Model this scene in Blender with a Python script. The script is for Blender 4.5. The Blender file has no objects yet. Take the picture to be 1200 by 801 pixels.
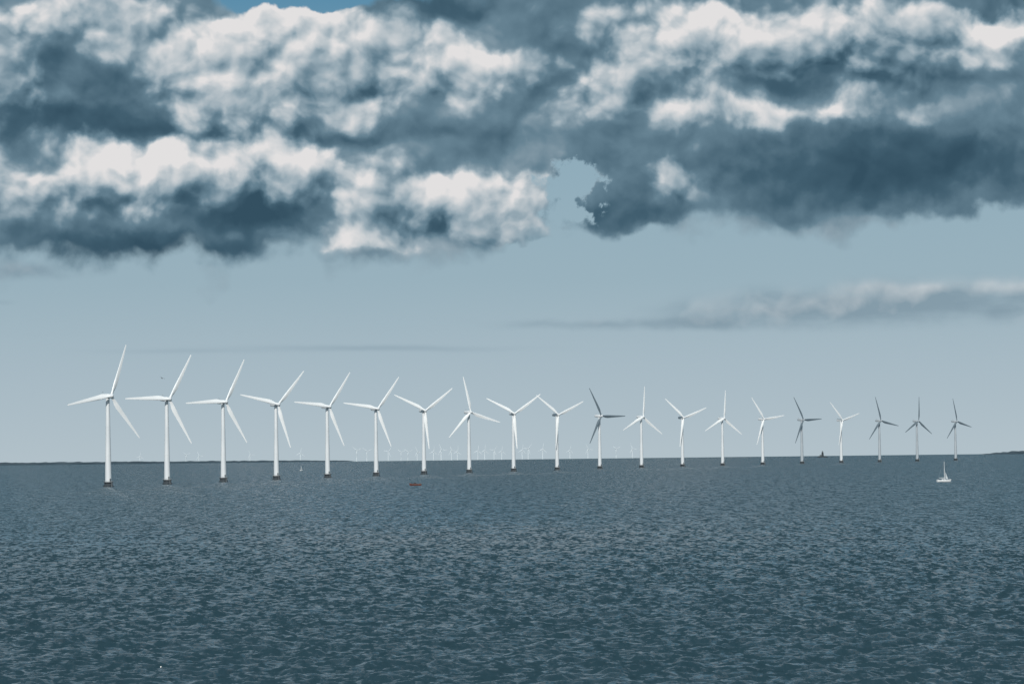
import bpy, bmesh, math, random
import numpy as np
from mathutils import Vector, Matrix
random.seed(7)
rng = np.random.default_rng(11)
S = bpy.context.scene
COL = S.collection
F = 3835.0
RE = 7.4e6
CAMH = 21.0
PITCH = math.atan((528.9-400.5)/F)
ROLL = math.radians(0.67)
S.view_settings.view_transform = 'Standard'
S.view_settings.look = 'None'
S.view_settings.exposure = 0

def lin(r, g, b):
    def f(c):
        c /= 255.0
        return c/12.92 if c <= 0.04045 else ((c+0.055)/1.055)**2.4
    return (f(r), f(g), f(b), 1.0)

# ---------------------------------------------------------------- camera
cd = bpy.data.cameras.new('camera')
cam = bpy.data.objects.new('camera', cd)
COL.objects.link(cam)
M = Matrix.Rotation(math.pi/2+PITCH, 4, 'X') @ Matrix.Rotation(-ROLL, 4, 'Z')
cam.matrix_world = Matrix.Translation((0, 0, CAMH)) @ M
cd.sensor_width = 36.0
cd.lens = 36.0*F/1200.0
cd.clip_start = 1.0
cd.clip_end = 200000.0
S.camera = cam
MI = M.to_3x3().transposed()

def proj(p):
    v = MI @ (Vector(p)-Vector((0, 0, CAMH)))
    return 600+F*v.x/(-v.z), 400.5-F*v.y/(-v.z)

def sea_z(x, y):
    return -(x*x+y*y)/(2*RE)

def on_sea(px, D, up=0.0):
    x = (px-600)/F*D
    for _ in range(6):
        u, _v = proj((x, D, sea_z(x, D)+up))
        x += (px-u)/F*D
    return Vector((x, D, sea_z(x, D)+up))

# ---------------------------------------------------------------- helpers
def tag(o, label=None, cat=None, group=None, kind=None):
    if label: o['label'] = label
    if cat: o['category'] = cat
    if group: o['group'] = group
    if kind: o['kind'] = kind
    return o

def empty(name, loc, rz=0.0):
    o = bpy.data.objects.new(name, None)
    COL.objects.link(o)
    o.location = loc
    o.rotation_euler = (0, 0, rz)
    o.empty_display_size = 1.0
    return o

def obj(name, bm, mat, parent=None, smooth=True, loc=None):
    me = bpy.data.meshes.new(name)
    bmesh.ops.recalc_face_normals(bm, faces=bm.faces[:])
    bm.to_mesh(me)
    bm.free()
    me.materials.append(mat)
    if smooth:
        me.polygons.foreach_set('use_smooth', [True]*len(me.polygons))
        try:
            me.set_sharp_from_angle(angle=math.radians(40))
        except Exception:
            pass
    o = bpy.data.objects.new(name, me)
    COL.objects.link(o)
    if parent: o.parent = parent
    if loc is not None: o.location = loc
    return o

def loft(bm, rings, cap=True):
    vs = [[bm.verts.new(p) for p in r] for r in rings]
    n = len(rings[0])
    for a, b in zip(vs[:-1], vs[1:]):
        for i in range(n):
            j = (i+1) % n
            bm.faces.new((a[i], a[j], b[j], b[i]))
    if cap:
        bm.faces.new(vs[0][::-1])
        bm.faces.new(vs[-1])
    return vs

def lathe(bm, prof, n=28, c=(0, 0, 0), axis='Z'):
    rings = []
    for r, z in prof:
        ring = []
        for i in range(n):
            a = 2*math.pi*i/n
            if axis == 'Z':
                ring.append((c[0]+r*math.cos(a), c[1]+r*math.sin(a), c[2]+z))
            else:
                ring.append((c[0]+r*math.cos(a), c[1]+z, c[2]+r*math.sin(a)))
        rings.append(ring)
    loft(bm, rings)

def tube(bm, pts, r, n=6):
    pts = [Vector(p) for p in pts]
    rings = []
    for i, p in enumerate(pts):
        d = (pts[min(i+1, len(pts)-1)]-pts[max(i-1, 0)]).normalized()
        u = d.orthogonal().normalized() if abs(d.z) > 0.9 else d.cross(Vector((0, 0, 1))).normalized()
        w = d.cross(u)
        rr = r[i] if isinstance(r, (list, tuple)) else r
        rings.append([p+u*(rr*math.cos(2*math.pi*k/n))+w*(rr*math.sin(2*math.pi*k/n)) for k in range(n)])
    loft(bm, rings)

def box(bm, c, s):
    r = bmesh.ops.create_cube(bm, size=1.0)
    bmesh.ops.scale(bm, vec=s, verts=r['verts'])
    bmesh.ops.translate(bm, vec=c, verts=r['verts'])

# ---------------------------------------------------------------- materials
def nd(nt, t, **kw):
    n = nt.nodes.new(t)
    for k, v in kw.items(): setattr(n, k, v)
    return n

def paint(name, a, b, scale=0.3, rough=0.5, stretch=(1, 1, 1), metallic=0.0):
    m = bpy.data.materials.new(name)
    m.use_nodes = True
    nt = m.node_tree
    bs = nt.nodes['Principled BSDF']
    tc = nd(nt, 'ShaderNodeTexCoord')
    mp = nd(nt, 'ShaderNodeMapping')
    mp.inputs['Scale'].default_value = stretch
    no = nd(nt, 'ShaderNodeTexNoise')
    no.inputs['Scale'].default_value = scale
    no.inputs['Detail'].default_value = 6
    cr = nd(nt, 'ShaderNodeValToRGB')
    cr.color_ramp.elements[0].position = 0.35
    cr.color_ramp.elements[1].position = 0.7
    cr.color_ramp.elements[0].color = (*a, 1)
    cr.color_ramp.elements[1].color = (*b, 1)
    L = nt.links.new
    L(tc.outputs['Object'], mp.inputs['Vector'])
    L(mp.outputs['Vector'], no.inputs['Vector'])
    L(no.outputs['Fac'], cr.inputs['Fac'])
    L(cr.outputs['Color'], bs.inputs['Base Color'])
    bs.inputs['Roughness'].default_value = rough
    bs.inputs['Metallic'].default_value = metallic
    return m

M_white = paint('white_turbine_paint', (0.56, 0.59, 0.61), (0.68, 0.70, 0.71), 0.15, 0.45, (1, 1, 0.25))
M_blade = paint('white_blade_gelcoat', (0.80, 0.82, 0.82), (0.86, 0.87, 0.87), 0.1, 0.4)
M_shaded_blade = paint('shaded_blade_gelcoat', (0.12, 0.16, 0.19), (0.155, 0.195, 0.225), 0.1, 0.5)  # white blade with cloud shadow painted into its colour
M_shaded_tower = paint('shaded_tower_paint', (0.32, 0.36, 0.39), (0.40, 0.44, 0.47), 0.15, 0.5, (1, 1, 0.25))  # tower paint darkened in colour to stand for cloud shadow
M_conc = paint('wet_dark_concrete', (0.014, 0.022, 0.028), (0.040, 0.052, 0.062), 0.5, 0.8, (1, 1, 2))
M_conc2 = paint('dry_concrete', (0.10, 0.12, 0.13), (0.16, 0.18, 0.19), 0.6, 0.85)
M_steel = paint('galvanised_steel', (0.22, 0.24, 0.25), (0.34, 0.36, 0.37), 1.0, 0.5, metallic=0.4)
M_door = paint('dark_door_paint', (0.06, 0.08, 0.09), (0.09, 0.11, 0.12), 1.0, 0.5)
M_haze = paint('far_hazed_paint', (0.62, 0.68, 0.72), (0.66, 0.72, 0.75), 0.1, 0.9)  # distance haze put into the base colour of the far turbines
M_coast = paint('far_wooded_shore', (0.020, 0.040, 0.055), (0.040, 0.066, 0.084), 0.01, 1.0)  # blue of distance haze mixed into the woodland colour
M_hull = paint('white_hull_paint', (0.62, 0.64, 0.65), (0.76, 0.77, 0.77), 0.5, 0.3)
M_navy = paint('dark_hull_paint', (0.03, 0.04, 0.05), (0.06, 0.07, 0.08), 0.5, 0.35)
M_sail = paint('pale_sailcloth', (0.36, 0.40, 0.43), (0.46, 0.50, 0.52), 0.4, 0.8)
M_glass = paint('tinted_window', (0.015, 0.02, 0.025), (0.03, 0.035, 0.04), 1.0, 0.1)
M_red = paint('red_brown_paint', (0.09, 0.035, 0.026), (0.15, 0.055, 0.04), 1.0, 0.5)
M_bird = paint('grey_feathers', (0.05, 0.06, 0.07), (0.12, 0.13, 0.14), 8.0, 0.9)

# ---------------------------------------------------------------- sea
def build_sea():
    half = math.radians(11.0)
    NC = 1250
    th_d = np.linspace(-half, half, NC)
    th_c = np.linspace(half, 2*math.pi-half, 70)[1:-1]
    th = np.concatenate([th_d, th_c])
    r0 = np.array([3, 8, 18, 40, 80, 130, 180, 215, 240, 252.0])
    NR = 1000
    r1 = 1.0/np.linspace(1/262.0, 1/1500.0, NR)
    r2 = np.geomspace(1500, 45000, 140)[1:]
    r = np.concatenate([r0, r1, r2])
    dr = np.gradient(r)
    T, R = np.meshgrid(th, r)
    X = R*np.sin(T); Y = R*np.cos(T)
    Z = np.zeros_like(X)
    wind = math.atan2(-0.45, 0.85)
    nw = 100
    lam = np.exp(rng.uniform(math.log(1.2), math.log(6.5), nw))
    a0 = slice(len(r0), len(r0)+NR)
    Xs = X[a0, :NC]; Ys = Y[a0, :NC]
    Zs = np.zeros_like(Xs)
    drs = dr[a0]
    edge = np.clip((half-np.abs(th_d))/math.radians(0.8), 0, 1)[None, :]
    far = np.clip((1350-r1)/700.0, 0, 1)
    for l in lam:
        k = 2*math.pi/l
        ang = wind+rng.normal(0, 0.75)
        kx, ky = k*math.sin(ang), k*math.cos(ang)
        amp = 0.040/k
        kr = abs(k*math.cos(ang))
        w = np.clip(2.4-kr*drs/1.1, 0, 1)*far
        nz = np.nonzero(w > 0)[0]
        if len(nz) == 0: continue
        n = int(nz[-1])+1
        gx, gy = rng.normal(0, 0.06, 2)
        ph = kx*Xs[:n]+ky*Ys[:n]+rng.uniform(0, 6.28)+1.3*np.sin(gx*Xs[:n]+gy*Ys[:n])
        s = np.sin(ph)
        Zs[:n] += amp*w[:n, None]*(s+0.25*(s*s))
    rise = np.clip(np.arange(NR)/12.0, 0, 1)[:, None]
    Z[a0, :NC] = Zs*edge*rise
    Z -= (X*X+Y*Y)/(2*RE)
    nr, nc = X.shape
    co = np.stack([X, Y, Z], -1).reshape(-1, 3)
    i = np.arange(nr-1)[:, None]; j = np.arange(nc)[None, :]
    jn = (j+1) % nc
    quads = np.stack([i*nc+j, i*nc+jn, (i+1)*nc+jn, (i+1)*nc+j], -1).reshape(-1, 4)
    quads = quads[:, ::-1]
    me = bpy.data.meshes.new('sea')
    me.vertices.add(len(co)); me.vertices.foreach_set('co', co.astype(np.float32).ravel())
    me.loops.add(quads.size); me.loops.foreach_set('vertex_index', quads.astype(np.int32).ravel())
    me.polygons.add(len(quads))
    me.polygons.foreach_set('loop_start', np.arange(0, quads.size, 4, dtype=np.int32))
    me.polygons.foreach_set('use_smooth', np.ones(len(quads), dtype=bool))
    me.update(calc_edges=True)
    if me.polygons[500].normal.z < 0:
        me.flip_normals()
    o = bpy.data.objects.new('sea', me)
    COL.objects.link(o)
    o['kind'] = 'structure'
    m = bpy.data.materials.new('sea_water')
    m.use_nodes = True
    nt = m.node_tree; L = nt.links.new
    bs = nt.nodes['Principled BSDF']
    geo = nd(nt, 'ShaderNodeNewGeometry')
    def noise(scale, detail, rough, sx, sy=1.0, rot=None):
        mp = nd(nt, 'ShaderNodeMapping')
        mp.inputs['Rotation'].default_value = (0, 0, wind*0.3 if rot is None else rot)
        mp.inputs['Scale'].default_value = (sx, sy, 1)
        n = nd(nt, 'ShaderNodeTexNoise', noise_dimensions='2D')
        n.inputs['Scale'].default_value = scale
        n.inputs['Detail'].default_value = detail
        n.inputs['Roughness'].default_value = rough
        L(geo.outputs['Position'], mp.inputs['Vector'])
        L(mp.outputs['Vector'], n.inputs['Vector'])
        return n
    n1 = noise(0.34, 3.0, 0.64, 1.9)
    n2 = noise(0.07, 3, 0.62, 1.8)
    n4 = noise(0.28, 2, 0.55, 1.0, 0.10, 0.06)
    n3 = noise(0.010, 4, 0.6, 0.4)
    def vm(op, a, b=None):
        n = nd(nt, 'ShaderNodeVectorMath', operation=op)
        for k, v in ((0, a), (1, b)):
            if v is None: continue
            if isinstance(v, tuple): n.inputs[k].default_value = v
            else: L(v, n.inputs[k])
        return n.outputs[0]
    half3 = (0.5, 0.5, 0.5)
    s1 = vm('MULTIPLY', vm('SUBTRACT', n1.outputs['Color'], half3), (1.6, 6.5, 0))
    s2 = vm('MULTIPLY', vm('SUBTRACT', n2.outputs['Color'], half3), (0.6, 1.8, 0))
    s4 = vm('MULTIPLY', vm('SUBTRACT', n4.outputs['Color'], half3), (0.3, 1.7, 0))
    mr = nd(nt, 'ShaderNodeMapRange')
    mr.inputs['From Min'].default_value = 0.3; mr.inputs['From Max'].default_value = 0.7
    mr.inputs['To Min'].default_value = 0.88; mr.inputs['To Max'].default_value = 1.12
    L(n3.outputs['Fac'], mr.inputs['Value'])
    sc = nd(nt, 'ShaderNodeVectorMath', operation='SCALE')
    L(vm('ADD', vm('ADD', s1, s2), s4), sc.inputs[0]); L(mr.outputs[0], sc.inputs['Scale'])
    # flat backs, steep faces tilted toward the camera (-Y) to set sky reflections
    steep = vm('MAXIMUM', vm('ADD', sc.outputs[0], (0.0, 0.14, 0.0)), (0.0, 0.0, 0.0))
    faces = vm('ADD', vm('MULTIPLY', steep, (0.0, -1.0, 0.0)), vm('MULTIPLY', sc.outputs[0], (1.0, 0.0, 0.0)))
    nn = nd(nt, 'ShaderNodeVectorMath', operation='NORMALIZE')
    L(vm('ADD', vm('ADD', geo.outputs['Normal'], faces), (0.0, -0.065, 0.0)), nn.inputs[0])
    L(nn.outputs[0], bs.inputs['Normal'])
    bs.inputs['Base Color'].default_value = (0.015, 0.038, 0.051, 1)
    bs.inputs['Roughness'].default_value = 0.07
    bs.inputs['IOR'].default_value = 1.333
    me.materials.append(m)
build_sea()

# ---------------------------------------------------------------- turbines
HUB = 64.0
def make_blade(bm, R=38.6, c=1.0, n=12, stations=14):
    rings = []
    for s in range(stations):
        t = s/(stations-1)
        z = 1.0+t*(R-1.0)
        if t < 0.05: ch, th = 1.9, 1.8
        else:
            u = (t-0.05)/0.95
            ch = 1.9+(3.7-1.9)*u/0.15 if u < 0.15 else 2.85*(1-(u-0.15)/0.85)**0.9+0.85
            th = ch*(0.5*(1-u)**3+0.14)
        ch *= c; th *= c
        tw = math.radians(9*(1-t)**2+1)
        ring = []
        for i in range(n):
            a = 2*math.pi*i/n
            x = -0.5*ch*math.cos(a)+0.2*ch*min(t*6, 1)
            y = 0.5*th*math.sin(a)*(1.0 if t < 0.05 else (0.55+0.45*math.cos(a)))
            ring.append((x*math.cos(tw)-y*math.sin(tw), x*math.sin(tw)+y*math.cos(tw), z))
        rings.append(ring)
    loft(bm, rings)

def srect(w, h, y, zc, n=24, p=4.0):
    out = []
    for i in range(n):
        a = 2*math.pi*i/n
        c, s = math.cos(a), math.sin(a)
        out.append((math.copysign(abs(c)**(2/p), c)*w/2, y, zc+math.copysign(abs(s)**(2/p), s)*h/2))
    return out

def make_turbine():
    root = empty('wind_turbine', (0, 0, 0))
    bm = bmesh.new()
    lathe(bm, [(3.4, -6), (3.4, -0.6), (3.9, 0.2), (3.0, 1.3), (2.8, 2.6), (3.4, 2.95), (3.4, 3.3), (2.5, 3.35)], 32)
    fd = obj('foundation', bm, M_conc, root)
    bm = bmesh.new()
    for k in range(18):
        a = 2*math.pi*k/18
        tube(bm, [(3.28*math.cos(a), 3.28*math.sin(a), 3.3), (3.28*math.cos(a), 3.28*math.sin(a), 4.4)], 0.04, 5)
    for zz in (3.85, 4.4):
        tube(bm, [(3.28*math.cos(2*math.pi*k/36), 3.28*math.sin(2*math.pi*k/36), zz) for k in range(37)], 0.04, 5)
    obj('railing', bm, M_steel, fd)
    bm = bmesh.new()
    for s in (-0.3, 0.3):
        tube(bm, [(s, -4.0, -1), (s, -3.6, 4.2)], 0.06, 5)
    for k in range(14):
        tube(bm, [(-0.3, -3.95+0.026*k, -0.6+0.34*k), (0.3, -3.95+0.026*k, -0.6+0.34*k)], 0.035, 5)
    obj('ladder', bm, M_steel, fd)
    bm = bmesh.new()
    prof = [(2.4, 3.2), (2.4, 3.5), (2.25, 3.52)]
    for zz in (22.0, 42.0):
        rr = 2.25-(zz-4.5)/58.0*0.95
        prof += [(rr, zz), (rr+0.06, zz+0.02), (rr+0.06, zz+0.22), (rr-0.01, zz+0.24)]
    prof += [(1.3, 62.3), (1.45, 62.35), (1.45, 62.7)]
    lathe(bm, prof, 32)
    tw = obj('tower', bm, M_white, root)
    bm = bmesh.new()
    box(bm, (0, -2.22, 4.7), (0.9, 0.35, 2.1))
    obj('door', bm, M_door, tw, False)
    bm = bmesh.new()
    loft(bm, [srect(2.2, 2.2, -2.6, HUB), srect(2.9, 2.9, -2.2, HUB), srect(3.3, 3.4, -0.5, HUB), srect(3.3, 3.4, 4.0, HUB+0.05),
              srect(3.0, 3.0, 6.8, HUB+0.15), srect(2.2, 2.2, 7.6, HUB+0.3)])
    na = obj('nacelle', bm, M_white, root)
    bm = bmesh.new()
    tube(bm, [(0.5, 5.8, HUB+1.5), (0.5, 5.8, HUB+3.2)], 0.06, 5)
    tube(bm, [(-0.5, 5.8, HUB+1.5), (-0.5, 5.8, HUB+3.0)], 0.06, 5)
    tube(bm, [(-0.6, 5.8, HUB+2.8), (0.6, 5.8, HUB+2.8)], 0.05, 5)
    box(bm, (0.5, 6.1, HUB+3.1), (0.05, 0.7, 0.3))
    obj('wind_vane', bm, M_steel, na, False)
    bm = bmesh.new()
    lathe(bm, [(0.05, -2.3), (0.7, -2.1), (1.25, -1.5), (1.55, -0.6), (1.6, 0.5), (1.5, 1.35)], 24, (0, -4.0, HUB), 'Y')
    obj('hub', bm, M_white, root)
    bm = bmesh.new()
    make_blade(bm)
    b0 = obj('blade', bm, M_blade, root, True, (0, -4.2, HUB))
    for k in (1, 2):
        b = b0.copy(); COL.objects.link(b); b.parent = root
    return root

def copy_tree(o, parent=None):
    c = o.copy(); COL.objects.link(c); c.parent = parent
    for ch in list(o.children): copy_tree(ch, c)
    return c

base_x = [127, 196, 262, 324, 384, 441, 497, 550, 602, 653, 703, 752, 800, 847, 894, 940, 986, 1031, 1075, 1120]
dist = [2315, 2465, 2625, 2790, 2955, 3125, 3300, 3470, 3635, 3800, 3965, 4130, 4290, 4450, 4610, 4765, 4920, 5070, 5215, 5350]
tips = [((144, 405), (80, 472), (165, 513)), ((222, 418), (148, 465), (226, 518)), ((283, 423), (219, 471), (291, 518)),
        ((355, 437), (283, 462), (341, 523)), ((408, 439), (346, 470), (404, 522)), ((466, 444), (403, 471), (458, 520)),
        ((528, 457), (462, 462), (503, 522)), ((542, 442), (585, 494), (527, 509)), ((632, 463), (570, 466), (606, 521)),
        ((684, 471), (629, 461), (655, 520)), ((690, 455), (732, 487), (693, 516)), ((754, 453), (776, 506), (731, 500)),
        ((828, 478), (779, 466), (801, 518)), ((848, 457), (870, 507), (828, 502)), ((880, 463), (920, 487), (891, 517)),
        ((930, 464), (964, 491), (936, 515)), ((972, 471), (1006, 484), (986, 512)), ((1025, 465), (1053, 497), (1020, 509)),
        ((1075, 466), (1090, 503), (1064, 501)), ((1117, 468), (1138, 497), (1112, 508))]
poses = ['nearest and tallest, one blade almost upright',
         'its left blade level with the hub', 'two blades to the right, one level to the left',
         'wide open blades, the lowest nearly along its tower', 'two blades to the right and one nearly level',
         'one blade tilted up to the right', 'two blades raised like a wide V',
         'single blade straight up leaning slightly left', 'blade tip nearly touching its right neighbour',
         'blade tip nearly touching its left neighbour', 'cloud-shaded blades on a pale tower',
         'white, one blade exactly upright', 'one blade hanging down along its tower',
         'white blades in an upside down Y', 'level right blade and one raised to the left',
         'dark in cloud shade, left of the little lighthouse', 'white, right of the little lighthouse',
         'dark in cloud shade, third from the right end', 'dark in cloud shade, second from the right end', 'dark in cloud shade, smallest, at the right end']
ordn = ['leftmost', 'second', 'third', 'fourth', 'fifth', 'sixth', 'seventh', 'eighth', 'ninth', 'tenth', 'eleventh', 'twelfth',
        'thirteenth', 'fourteenth', 'fifteenth', 'sixteenth', 'seventeenth', 'eighteenth', 'nineteenth', 'last']
shaded_blades = {10, 15, 17, 18, 19}
shaded_towers = {15, 17, 18, 19}

proto = make_turbine()
for i in range(20):
    t = proto if i == 0 else copy_tree(proto)
    p = on_sea(base_x[i], dist[i])
    best = None
    for yaw in range(14, 45, 2):
        ps = math.radians(yaw)
        hc = p+Vector((4.2*math.sin(ps), -4.2*math.cos(ps), HUB))
        for ph in range(0, 120, 2):
            e = 0.0
            ds = []
            for k in range(3):
                a = math.radians(ph+120*k)
                q = hc+Vector((38*math.sin(a)*math.cos(ps), 38*math.sin(a)*math.sin(ps), 38*math.cos(a)))
                ds.append(proj(q))
            for tp in tips[i]:
                e += min((tp[0]-u)**2+(tp[1]-v)**2 for u, v in ds)
            e += 0.04*(yaw-30)**2
            if best is None or e < best[0]: best = (e, yaw, ph)
    e, yaw, ph = best
    t.location = p
    t.rotation_euler = (0, 0, math.radians(yaw))
    k = 0
    for ch in t.children:
        n = ch.name.split('.')[0]
        if n == 'blade':
            ch.rotation_euler = (0, math.radians(ph+120*k), 0)
            k += 1
        dm = None
        if n == 'blade' and i in shaded_blades: dm = M_shaded_blade
        if n in ('tower', 'nacelle', 'hub') and i in shaded_towers: dm = M_shaded_tower
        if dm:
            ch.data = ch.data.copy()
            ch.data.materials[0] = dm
    lab = ordn[i]+(' wind turbine of the near row' if i in (0, 19) else ' wind turbine from the left')+', '+poses[i]
    tag(t, lab, 'wind turbine', 'near row of offshore wind turbines')

# far wind farm
def far_mesh(ph):
    bm = bmesh.new()
    lathe(bm, [(3.2, -2), (3.2, 3), (2.4, 3.2), (1.8, 68)], 10)
    loft(bm, [srect(3.6, 3.8, -3.0, 69, 12), srect(4.0, 4.2, 0, 69, 12), srect(3.6, 3.8, 8, 69.3, 12)])
    lathe(bm, [(0.3, -2), (1.7, -1), (1.9, 1)], 10, (0, -4.4, 69), 'Y')
    for k in range(3):
        b2 = bmesh.new()
        make_blade(b2, 42.0, 1.15, 8, 8)
        bmesh.ops.transform(b2, matrix=Matrix.Translation((0, -4.6, 69)) @ Matrix.Rotation(math.radians(ph+120*k), 4, 'Y'), verts=b2.verts[:])
        tmp = bpy.data.meshes.new('tmp'); b2.to_mesh(tmp); b2.free()
        bm.from_mesh(tmp); bpy.data.meshes.remove(tmp)
    bmesh.ops.recalc_face_normals(bm, faces=bm.faces[:])
    me = bpy.data.meshes.new('distant_wind_turbine')
    bm.to_mesh(me); bm.free()
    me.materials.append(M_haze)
    return me
fm = [far_mesh(p) for p in (8, 37, 66, 95)]
fx = [164, 218, 233, 293, 352, 418, 430, 455, 470, 478, 489, 508, 517, 529, 536, 560, 568, 579, 588, 612, 619, 636, 668, 689, 722, 741]
gaps = {}
for x in fx:
    g = sum(1 for b in base_x if b < x)
    gaps.setdefault(g, []).append(x)
for g, xs in gaps.items():
    for k, x in enumerate(xs):
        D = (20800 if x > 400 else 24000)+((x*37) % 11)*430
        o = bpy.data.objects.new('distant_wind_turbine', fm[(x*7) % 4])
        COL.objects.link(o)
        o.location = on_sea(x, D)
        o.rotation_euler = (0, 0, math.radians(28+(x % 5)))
        where = 'between the %s and %s near turbines' % (ordn[g-1] if g > 1 else 'first', ordn[g])
        w = '' if len(xs) == 1 else [', left one', ', right one'][k] if len(xs) == 2 else ', number %d of %d from left' % (k+1, len(xs))
        tag(o, 'tiny pale turbine '+where+w, 'wind turbine', 'tiny turbines of the far wind farm')

# ---------------------------------------------------------------- coast
def shore(name, x0, x1, D, hfun, n=260, depth=500.0, mat=M_coast):
    bm = bmesh.new()
    rows = []
    for j, (dd, hf) in enumerate([(0, 0.0), (8, 0.55), (60, 0.9), (depth*0.4, 1.0), (depth, 0.0)]):
        row = []
        for i in range(n+1):
            t = i/n
            p = on_sea(x0+(x1-x0)*t, D)
            h = hfun(t)
            row.append(bm.verts.new((p.x, D+dd+20*math.sin(t*40), sea_z(p.x, D+dd)-1.5+(h*hf if hf else -0.5))))
        rows.append(row)
    for a, b in zip(rows[:-1], rows[1:]):
        for i in range(n):
            bm.faces.new((a[i], a[i+1], b[i+1], b[i]))
    o = obj(name, bm, mat)
    o['kind'] = 'structure'
    return o
rl = [random.random() for _ in range(600)]
def hl(t):
    i = t*190; a = rl[int(i) % 600]; b = rl[(int(i)+1) % 600]; f = i-int(i)
    env = max(0.0, 1-t)**0.28
    return (16+5*(a*(1-f)+b*f))*env
shore('coast', -260, 412, 16500, hl)
def hr(t):
    i = t*70+300; a = rl[int(i) % 600]; b = rl[(int(i)+1) % 600]; f = i-int(i)
    return (3+12*min(t*5, 1))*(0.7+0.5*(a*(1-f)+b*f))
shore('island', 1160, 1400, 12500, hr, 140)

# ---------------------------------------------------------------- lighthouse fort
p = on_sea(964, 9500)
root = empty('lighthouse', p)
tag(root, 'small dark lighthouse on a stone fort at the horizon between two turbines', 'lighthouse')
bm = bmesh.new()
lathe(bm, [(16, -3), (14, 2.0), (10, 3.5), (7, 4.2)], 14)
obj('stone_base', bm, M_conc, root)
bm = bmesh.new()
lathe(bm, [(3.6, 4.0), (3.2, 8), (2.6, 14), (3.2, 14.3), (3.2, 14.8)], 16)
tw = obj('tower', bm, M_conc, root)
bm = bmesh.new()
lathe(bm, [(1.7, 14.8), (1.7, 17.2), (2.1, 17.3), (0.3, 19.2)], 12)
obj('lantern', bm, M_conc2, tw)
bm = bmesh.new()
box(bm, (-5.5, 0, 6.0), (5, 6, 4))
obj('keeper_house', bm, M_conc2, root, False)

# ---------------------------------------------------------------- boats
def hull_bm(L, B, fb, draft, n=16, sheer=0.35, transom=0.75):
    bm = bmesh.new()
    rings = []
    for i in range(n):
        t = i/(n-1)
        x = -L/2+L*t
        w = B/2*(transom+(1-transom)*math.sin(min(t/0.45, 1)*math.pi/2)) if t < 0.45 else B/2*max(0.02, math.cos((t-0.45)/0.55*math.pi/2)**0.8)
        top = fb*(1+sheer*(2*t-0.8)**2)
        d = draft*(1-0.9*max(0, (t-0.6)/0.4)**2)
        ring = []
        for s, f in ((-1, 1), (-1, 0.6), (-0.92, 0.15), (-0.6, -0.5), (0, -1), (0.6, -0.5), (0.92, 0.15), (1, 0.6), (1, 1), (0.5, 1.03), (0, 1.05), (-0.5, 1.03)):
            ring.append((x+0.06*L*t*t*max(f, 0), w*s, top*f if f > 0 else d*f))
        rings.append(ring)
    loft(bm, rings)
    return bm

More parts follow.
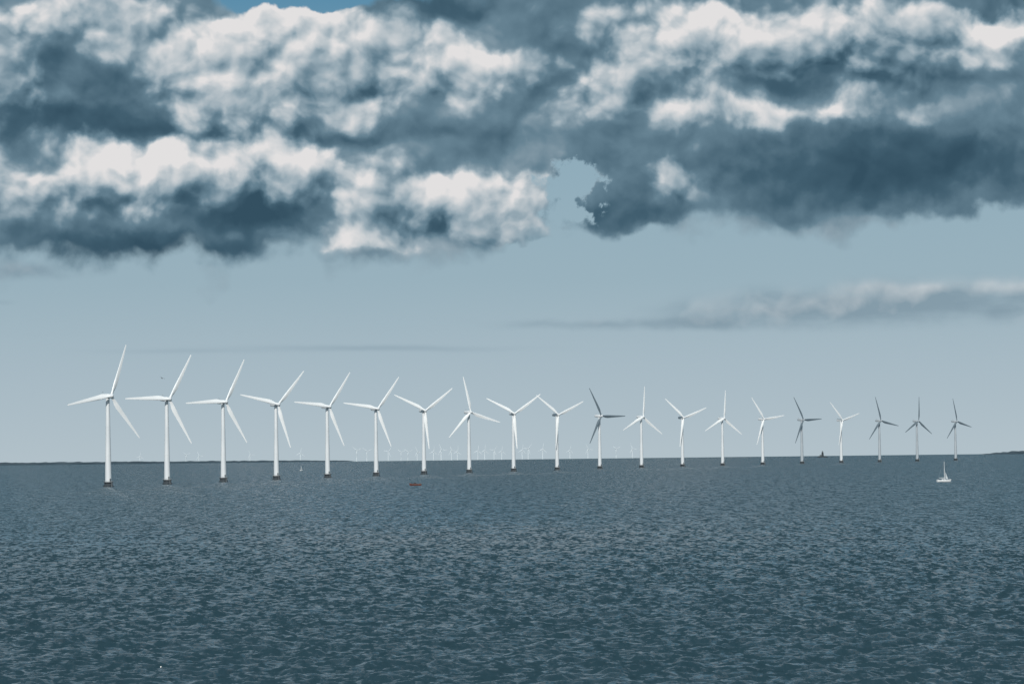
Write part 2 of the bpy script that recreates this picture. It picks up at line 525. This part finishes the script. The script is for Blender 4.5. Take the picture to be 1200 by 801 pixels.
def sailboat(px, D, rz, L, mast, label, headsail=True):
    p = on_sea(px, D)
    root = empty('sailboat', p, rz)
    tag(root, label, 'sailboat')
    obj('hull', hull_bm(L, L*0.31, 1.05, 0.7), M_hull, root)
    bm = bmesh.new()
    ring = []
    for x, w, h in ((-0.14, 0.5, 0.3), (-0.12, 0.62, 0.62), (0.08, 0.6, 0.55), (0.2, 0.35, 0.1)):
        ring.append([(x*L, -w*L*0.16, 1.0), (x*L, -w*L*0.13, 1.0+h), (x*L, w*L*0.13, 1.0+h), (x*L, w*L*0.16, 1.0)])
    loft(bm, ring)
    cb = obj('cabin', bm, M_hull, root)
    for s in (-1, 1):
        bm = bmesh.new()
        box(bm, (-0.02*L, s*L*0.092, 1.32), (0.13*L, 0.03, 0.16))
        obj('window', bm, M_glass, cb, False)
    bm = bmesh.new()
    tube(bm, [(0.06*L, 0, 1.1), (0.05*L, 0, mast)], [0.15, 0.11], 8)
    obj('mast', bm, M_hull, root)
    bm = bmesh.new()
    for a, b in (((0.5*L, 0, 1.3), (0.05*L, 0, mast-0.3)), ((-0.48*L, 0, 1.3), (0.05*L, 0, mast))):
        tube(bm, [a, b], 0.025, 4)
    for s in (-1, 1):
        tube(bm, [(0.05*L, s*0.14*L, 1.1), (0.05*L, s*0.08*L, mast*0.55), (0.05*L, 0, mast-0.4)], 0.025, 4)
    obj('rigging', bm, M_steel, root)
    bm = bmesh.new()
    tube(bm, [(0.05*L, 0, 2.1), (-0.36*L, 0.25, 2.1)], 0.09, 6)
    obj('boom', bm, M_steel, root)
    def sail(a, b, c, bulge):
        bm = bmesh.new(); n = 8; g = []
        a, b, c = Vector(a), Vector(b), Vector(c)
        for i in range(n+1):
            row = []
            for j in range(n+1):
                u = i/n; v = j/n
                q = a.lerp(c, u).lerp(b.lerp(c, u), v)
                q = q+Vector((0, bulge*math.sin(math.pi*v)*(1-u)*(0.3+u), 0))
                row.append(bm.verts.new(q))
            g.append(row)
        for i in range(n):
            for j in range(n):
                bm.faces.new((g[i][j], g[i][j+1], g[i+1][j+1], g[i+1][j]))
        bmesh.ops.remove_doubles(bm, verts=bm.verts[:], dist=0.0005)
        return bm
    if headsail:
        obj('headsail', sail((0.14*L, 0.2, 1.7), (0.34*L, 0, 1.6), (0.12*L, 0, mast*0.5), 0.2), M_sail, root)
        bm = bmesh.new()
        tube(bm, [(0.03*L, 0.02, 2.35), (-0.15*L, 0.14, 2.4), (-0.34*L, 0.24, 2.3)], [0.22, 0.2, 0.12], 8)
        obj('furled_mainsail', bm, M_sail, root)
    else:
        obj('mainsail', sail((0.03*L, 0, 2.25), (-0.28*L, 0.25, 2.25), (0.045*L, 0, mast*0.93), 0.5), M_sail, root)
    bm = bmesh.new()
    tube(bm, [(-0.33*L, 0, 1.0), (-0.38*L, 0, 1.75)], 0.05, 6)
    tube(bm, [(-0.38*L, 0.35*math.cos(k*math.pi/6), 1.6+0.35*math.sin(k*math.pi/6)) for k in range(13)], 0.03, 5)
    obj('steering_wheel', bm, M_steel, root)
    bm = bmesh.new()
    box(bm, (-0.02*L, 0, -0.95), (0.22*L, 0.25, 1.3))
    obj('keel', bm, M_navy, root, False)
    return root
sailboat(1106, 1985, math.radians(12), 8.6, 12.2, 'white sailboat with bare mast and small headsail on open water at the right')
sailboat(353, 4400, math.radians(240), 6.0, 7.0, 'tiny white sailboat near the horizon between the fourth and fifth turbines', False)

p = on_sea(487, 2130)
root = empty('motorboat', p, math.radians(170))
tag(root, 'small red brown motorboat in front of the sixth and seventh turbines', 'motorboat')
obj('hull', hull_bm(7.6, 2.6, 1.05, 0.4), M_red, root)
bm = bmesh.new(); box(bm, (0.3, 0, 1.5), (1.9, 1.6, 1.1))
bmesh.ops.bevel(bm, geom=bm.edges[:], offset=0.15, segments=2, affect='EDGES')
cb = obj('cabin', bm, M_navy, root)
for s in (-1, 1):
    bm = bmesh.new(); box(bm, (0.3, s*0.8, 1.7), (1.1, 0.04, 0.35)); obj('window', bm, M_glass, cb, False)
bm = bmesh.new(); box(bm, (1.26, 0, 1.7), (0.04, 1.2, 0.38)); obj('windscreen', bm, M_glass, cb, False)
bm = bmesh.new(); box(bm, (-4.0, 0, 1.0), (0.5, 0.45, 0.8)); box(bm, (-4.05, 0, 0.25), (0.2, 0.15, 1.0))
obj('outboard_motor', bm, M_door, root, False)
bm = bmesh.new(); tube(bm, [(-0.2, 0, 2.0), (-0.3, 0, 3.4)], 0.04, 5); obj('antenna', bm, M_steel, cb)

# bird
D = 700.0
px, py = 190, 443
v = M.to_3x3() @ Vector((px-600, -(py-400.5), -F))
p = Vector((0, 0, CAMH))+v*(D/v.y)
bm = bmesh.new()
tube(bm, [(0.26, 0, 0.0), (0.2, 0, 0.01), (0.08, 0, 0), (-0.1, 0, 0), (-0.26, 0, 0.0), (-0.34, 0, 0.01)], [0.01, 0.05, 0.09, 0.085, 0.04, 0.05], 8)
for s in (-1, 1):
    r = [bm.verts.new(q) for q in ((0.14, s*0.04, 0.03), (0.2, s*0.3, 0.16), (0.05, s*0.72, 0.08), (-0.05, s*0.3, 0.12), (-0.12, s*0.04, 0.03))]
    bm.faces.new((r[0], r[1], r[3], r[4])); bm.faces.new((r[1], r[2], r[3]))
b = obj('bird', bm, M_bird)
b.location = p; b.rotation_euler = (0.35, 0, math.radians(70))
tag(b, 'small dark bird gliding above the second turbine', 'bird')

# ---------------------------------------------------------------- sky
SUN_EL = math.radians(35)
SUN_AZ = math.radians(-172)      # from +Y clockwise: behind the camera, a little to its left
W = bpy.data.worlds.new('World')
S.world = W
W.use_nodes = True
nt = W.node_tree
nt.nodes.clear()
L = nt.links.new
def setin(s, v):
    if isinstance(v, (int, float)): s.default_value = v
    elif isinstance(v, tuple): s.default_value = v
    else: L(v, s)
def mt(op, a, b=None, c=None, clamp=False):
    n = nd(nt, 'ShaderNodeMath', operation=op); n.use_clamp = clamp
    setin(n.inputs[0], a)
    if b is not None: setin(n.inputs[1], b)
    if c is not None: setin(n.inputs[2], c)
    return n.outputs[0]
def vm(op, a, b=None, c=None):
    n = nd(nt, 'ShaderNodeVectorMath', operation=op)
    setin(n.inputs[0], a)
    if b is not None: setin(n.inputs[1], b)
    if c is not None: setin(n.inputs[2], c)
    return n.outputs['Value'] if op in ('DOT_PRODUCT', 'LENGTH') else n.outputs[0]
def sstep(v, a, b, lo=0.0, hi=1.0):
    n = nd(nt, 'ShaderNodeMapRange', interpolation_type='SMOOTHSTEP')
    setin(n.inputs['Value'], v)
    for k, q in (('From Min', a), ('From Max', b), ('To Min', lo), ('To Max', hi)): n.inputs[k].default_value = q
    return n.outputs[0]
def noise2(vec, scale, detail, rough):
    n = nd(nt, 'ShaderNodeTexNoise', noise_dimensions='2D')
    setin(n.inputs['Vector'], vec)
    n.inputs['Scale'].default_value = scale; n.inputs['Detail'].default_value = detail
    n.inputs['Roughness'].default_value = rough
    return n
def blobs(p, lst, start=0.0, grad=False):
    acc = start
    gacc = 0.0
    for (cx, cy, rx, ry, w) in lst:
        q = vm('MULTIPLY_ADD', p, (1/rx, 1/ry, 0.0), (-cx/rx, -cy/ry, 0.0))
        d = vm('DOT_PRODUCT', q, q)
        g = mt('EXPONENT', mt('MULTIPLY', d, -1.0))
        acc = mt('MULTIPLY_ADD', g, w, acc)
        if grad:
            s = vm('DOT_PRODUCT', q, (-0.35, -1.0, 0.0))
            gacc = mt('MULTIPLY_ADD', s, g, gacc)
    return (acc, gacc) if grad else acc
def mixc(f, a, b):
    n = nd(nt, 'ShaderNodeMix', data_type='RGBA')
    setin(n.inputs['Factor'], f)
    setin(n.inputs[6], a); setin(n.inputs[7], b)
    return n.outputs[2]

tc = nd(nt, 'ShaderNodeTexCoord')
sp = nd(nt, 'ShaderNodeSeparateXYZ')
L(tc.outputs['Generated'], sp.inputs[0])
az = mt('MULTIPLY', mt('ARCTAN2', sp.outputs[0], sp.outputs[1]), 38.35)
el = mt('MULTIPLY', mt('ARCSINE', sp.outputs[2]), 38.35)
cx = mt('ADD', mt('MULTIPLY_ADD', el, -0.0117, az), 6.0)
cy = mt('SUBTRACT', mt('MULTIPLY_ADD', az, -0.0117, 5.289), el)
cp = nd(nt, 'ShaderNodeCombineXYZ'); L(cx, cp.inputs[0]); L(cy, cp.inputs[1])
P = cp.outputs[0]

wn = noise2(P, 1.2, 6, 0.52)
warp = vm('SUBTRACT', wn.outputs['Color'], (0.5, 0.5, 0.5))
Pw = vm('MULTIPLY_ADD', warp, (0.92, 0.60, 0.0), P)
Ph = vm('MULTIPLY_ADD', warp, (0.34, 0.28, 0.0), P)
Ph = vm('MULTIPLY', Ph, (1.0, 1.15, 1.0))
hf = noise2(P, 3.2, 5, 0.58).outputs['Color']
hfv = vm('SUBTRACT', hf, (0.5, 0.5, 0.5))

def billow(vec):
    n = nd(nt, 'ShaderNodeTexVoronoi', voronoi_dimensions='2D', feature='SMOOTH_F1')
    setin(n.inputs['Vector'], vec)
    n.inputs['Scale'].default_value = 1.35
    n.inputs['Detail'].default_value = 2.7
    n.inputs['Roughness'].default_value = 0.40
    n.inputs['Lacunarity'].default_value = 2.3
    n.inputs['Smoothness'].default_value = 0.30
    return mt('POWER', n.outputs['Distance'], 1.5)
h0 = billow(Ph)
h1 = billow(vm('ADD', Ph, (-0.06, -0.13, 0.0)))
relief = mt('SUBTRACT', h1, h0)
fb = noise2(P, 0.9, 4, 0.46).outputs['Fac']
fb2 = noise2(vm('ADD', P, (-0.10, -0.17, 0.0)), 0.9, 4, 0.46).outputs['Fac']
rel2 = mt('SUBTRACT', fb, fb2)

cov = [(1.0, 0.6, 2.6, 1.1, 1.2), (4.2, 0.9, 2.4, 0.9, 1.2), (7.2, 0.7, 2.0, 1.0, 1.2), (10.2, 0.6, 2.8, 1.1, 1.2), (13.0, 1.0, 1.6, 1.1, 1.0),
       (-1.0, 2.2, 1.6, 0.82, 1.0), (1.5, 2.40, 2.2, 0.74, 1.05), (4.6, 2.38, 1.6, 0.62, 1.1), (3.0, 1.6, 3.4, 0.4, 0.7), (6.9, 1.4, 1.2, 0.5, 0.6),
       (9.6, 2.0, 2.2, 0.72, 1.25), (7.45, 2.42, 0.62, 0.36, 1.0), (12.3, 1.75, 1.3, 0.52, 1.0),
       (3.6, -0.14, 0.75, 0.28, -2.6), (11.8, 2.75, 1.0, 0.25, -0.5)]
C = blobs(Pw, cov)
# ragged opening between the left heap and the dark bank
Pg = vm('MULTIPLY_ADD', hfv, (1.1, 0.8, 0.0), vm('MULTIPLY_ADD', warp, (0.5, 0.4, 0.0), P))
C = mt('ADD', C, blobs(Pg, [(6.62, 2.22, 0.26, 0.24, -0.95), (6.90, 2.04, 0.30, 0.12, -0.75), (6.80, 2.40, 0.13, 0.16, -0.45)]))
out1 = sstep(cy, -0.3, -1.6)
out2 = sstep(mt('ABSOLUTE', mt('SUBTRACT', cx, 6.0)), 7.2, 9.5)
outm = mt('MAXIMUM', out1, out2)
gn = noise2(P, 0.16, 5, 0.55).outputs['Fac']
hi = sstep(el, 1.8, 3.2)
gen = mt('MULTIPLY', mt('MULTIPLY', mt('MULTIPLY_ADD', gn, 6.0, -2.5), outm), hi)
C = mt('ADD', C, gen)
Cn = mt('MULTIPLY_ADD', h0, -0.35, mt('ADD', C, 0.06))
Cn = mt('MULTIPLY_ADD', mt('SUBTRACT', fb, 0.5), 0.7, Cn)
alpha = sstep(Cn, 0.17, 0.56)

# heaped, sunlit cumulus standing in front of the darker deck
puffs = [(3.2, 0.45, 0.90, 0.40, 1.0), (4.3, 0.66, 1.0, 0.48, 1.0), (5.4, 0.85, 0.72, 0.38, 1.0), (2.3, 0.95, 0.80, 0.48, 1.0), (3.6, 1.18, 0.95, 0.32, 0.9),
         (0.15, 1.06, 0.50, 0.27, 1.2), (0.7, 0.25, 1.7, 0.38, 1.0), (0.4, 2.2, 1.0, 0.52, 1.0), (1.65, 2.1, 0.75, 0.46, 1.0), (2.8, 2.05, 0.90, 0.36, 1.0),
         (3.85, 2.2, 0.8, 0.46, 1.0), (4.2, 2.78, 0.9, 0.19, 0.9), (4.95, 2.35, 0.6, 0.36, 0.8), (5.8, 2.28, 0.62, 0.46, 1.0), (6.2, 2.68, 0.36, 0.18, 0.9),
         (7.9, 2.22, 0.50, 0.36, 0.9), (8.0, 0.25, 1.2, 0.50, 1.05), (7.0, 1.0, 1.1, 0.42, 0.85), (9.5, 0.6, 1.2, 0.42, 0.95), (10.6, 0.55, 1.4, 0.42, 1.0), (11.75, 0.45, 0.6, 0.28, 1.2), (9.4, 1.36, 2.1, 0.17, 0.85)]
Pp = vm('MULTIPLY_ADD', warp, (0.70, 0.55, 0.0), P)
CB, GB = blobs(Pp, puffs, 0.0, True)
CBn = mt('MULTIPLY_ADD', h0, -0.70, mt('ADD', CB, 0.15))
aB = sstep(CBn, 0.10, 0.66)
alpha = mt('MAXIMUM', alpha, mt('MULTIPLY', sstep(CBn, 0.26, 0.5), sstep(C, 0.15, 0.45)))

both = [(9.3, 1.33, 1.9, 0.13, 0.20), (8.25, 2.2, 0.18, 0.30, 0.20), (4.1, 0.7, 1.6, 0.5, 0.09), (3.3, 0.3, 0.8, 0.22, 0.16), (5.6, 0.8, 0.4, 0.25, 0.14),
        (0.8, 2.0, 1.4, 0.25, 0.11), (2.9, 1.9, 1.2, 0.18, 0.15), (4.2, 2.82, 0.8, 0.12, 0.22), (6.0, 2.2, 0.4, 0.3, 0.1), (11.8, 0.42, 0.4, 0.14, 0.22),
        (7.4, 0.8, 1.8, 0.5, -0.09), (10.0, 0.65, 1.6, 0.35, -0.07),
        (0.7, 1.38, 1.5, 0.20, -0.32), (2.7, 1.60, 2.2, 0.13, -0.32), (0.9, 0.85, 0.8, 0.22, -0.18), (5.1, 0.06, 0.9, 0.20, -0.28),
        (10.3, 1.0, 1.8, 0.12, -0.20), (10.3, 1.98, 2.3, 0.42, -0.36), (7.3, 2.52, 0.7, 0.20, -0.20), (2.9, 2.44, 0.6, 0.26, -0.44),
        (1.8, 2.92, 1.6, 0.17, -0.42), (5.2, 2.60, 0.6, 0.12, -0.32), (12.0, 0.1, 1.0, 0.18, -0.18), (4.5, 1.05, 0.45, 0.14, -0.24), (1.3, 2.48, 0.5, 0.15, -0.18)]
LB = blobs(Pw, both, 0.40)
pl = mt('MULTIPLY_ADD', GB, 0.30, 0.28)
LB = mt('MULTIPLY_ADD', aB, pl, LB)
LB = mt('MULTIPLY_ADD', outm, 0.28, LB)
amp = mt('MULTIPLY_ADD', aB, 0.56, 0.20)
det = mt('MULTIPLY_ADD', relief, 0.95, mt('MULTIPLY_ADD', rel2, 0.8, mt('MULTIPLY', mt('SUBTRACT', fb, 0.5), 0.8)))
LI = mt('MULTIPLY_ADD', det, amp, LB)
edge = sstep(Cn, 0.70, 0.35)
LI = mt('MULTIPLY_ADD', edge, 0.08, LI)
cr = nd(nt, 'ShaderNodeValToRGB')
els = cr.color_ramp.elements
els[0].position = 0.0; els[0].color = lin(52, 80, 97)
els[1].position = 1.0; els[1].color = lin(226, 224, 224)
for pos, c in ((0.18, (66, 95, 112)), (0.40, (102, 130, 146)), (0.60, (150, 169, 180)), (0.80, (192, 200, 205))):
    e = els.new(pos); e.color = lin(*c)
L(LI, cr.inputs['Fac'])

sky = nd(nt, 'ShaderNodeTexSky', sky_type='NISHITA')
sky.sun_disc = False
sky.sun_elevation = SUN_EL
sky.sun_rotation = SUN_AZ
sky.air_density = 1.0; sky.dust_density = 2.5; sky.ozone_density = 1.0
skyc = vm('MULTIPLY', sky.outputs['Color'], (0.085, 0.085, 0.085))
gr = nd(nt, 'ShaderNodeValToRGB')
ge = gr.color_ramp.elements
ge[0].position = 0.0; ge[0].color = lin(184, 200, 209)
ge[1].position = 1.0; ge[1].color = lin(104, 146, 170)
for pos, c in ((0.05, (170, 190, 202)), (0.10, (153, 179, 193)), (0.17, (142, 172, 188)), (0.27, (78, 136, 168)), (0.36, (128, 166, 186))):
    e = ge.new(pos); e.color = lin(*c)
L(mt('DIVIDE', el, 20.0, clamp=True), gr.inputs['Fac'])
clear = mixc(0.90, skyc, gr.outputs['Color'])
st = noise2(vm('MULTIPLY', P, (0.6, 2.2, 1.0)), 1.1, 5, 0.52)
Ps = vm('MULTIPLY_ADD', warp, (0.9, 0.18, 0.0), P)
w1 = blobs(Ps, [(11.6, 3.50, 2.1, 0.23, 1.15), (9.4, 3.64, 1.6, 0.20, 0.85), (7.2, 3.80, 1.5, 0.08, 0.7), (0.2, 3.2, 0.6, 0.10, 1.1), (0.0, 3.56, 0.3, 0.04, 0.5)])
wa = sstep(mt('MULTIPLY', w1, mt('MULTIPLY_ADD', st.outputs['Fac'], 2.0, 0.0)), 0.08, 1.2)
streak = blobs(vm('MULTIPLY_ADD', warp, (0.5, 0.05, 0.0), P), [(4.4, 4.08, 1.3, 0.035, 0.30), (2.2, 4.12, 0.9, 0.03, 0.16)])
wl = blobs(Ps, [(11.7, 3.34, 1.5, 0.12, 0.80), (9.3, 3.60, 0.9, 0.12, 0.35), (10.1, 3.42, 0.6, 0.10, 0.35), (11.9, 3.64, 0.8, 0.08, -0.3)])
wl = mt('MULTIPLY_ADD', rel2, 1.1, mt('MULTIPLY_ADD', relief, 0.55, wl))
wcol = mixc(mt('ADD', wl, 0.0, clamp=True), lin(128, 151, 165), lin(206, 211, 214))
c1 = mixc(mt('MULTIPLY', wa, 0.85), clear, wcol)
c1 = mixc(streak, c1, lin(118, 142, 158))
c2 = mixc(alpha, c1, cr.outputs['Color'])
bg = nd(nt, 'ShaderNodeBackground')
L(c2, bg.inputs['Color']); bg.inputs['Strength'].default_value = 1.0
ow = nd(nt, 'ShaderNodeOutputWorld')
L(bg.outputs[0], ow.inputs['Surface'])
try:
    W.cycles.sampling_method = 'MANUAL'
    W.cycles.sample_map_resolution = 256
except Exception as ex:
    print(ex)

# ---------------------------------------------------------------- sun
sd = bpy.data.lights.new('sun', 'SUN')
sd.energy = 3.7
sd.angle = math.radians(0.5)
sd.color = (1.0, 0.97, 0.92)
so = bpy.data.objects.new('sun', sd)
COL.objects.link(so)
dirv = Vector((math.sin(SUN_AZ)*math.cos(SUN_EL), math.cos(SUN_AZ)*math.cos(SUN_EL), math.sin(SUN_EL)))
so.rotation_euler = dirv.to_track_quat('Z', 'Y').to_euler()
so.location = (0, 0, 300)
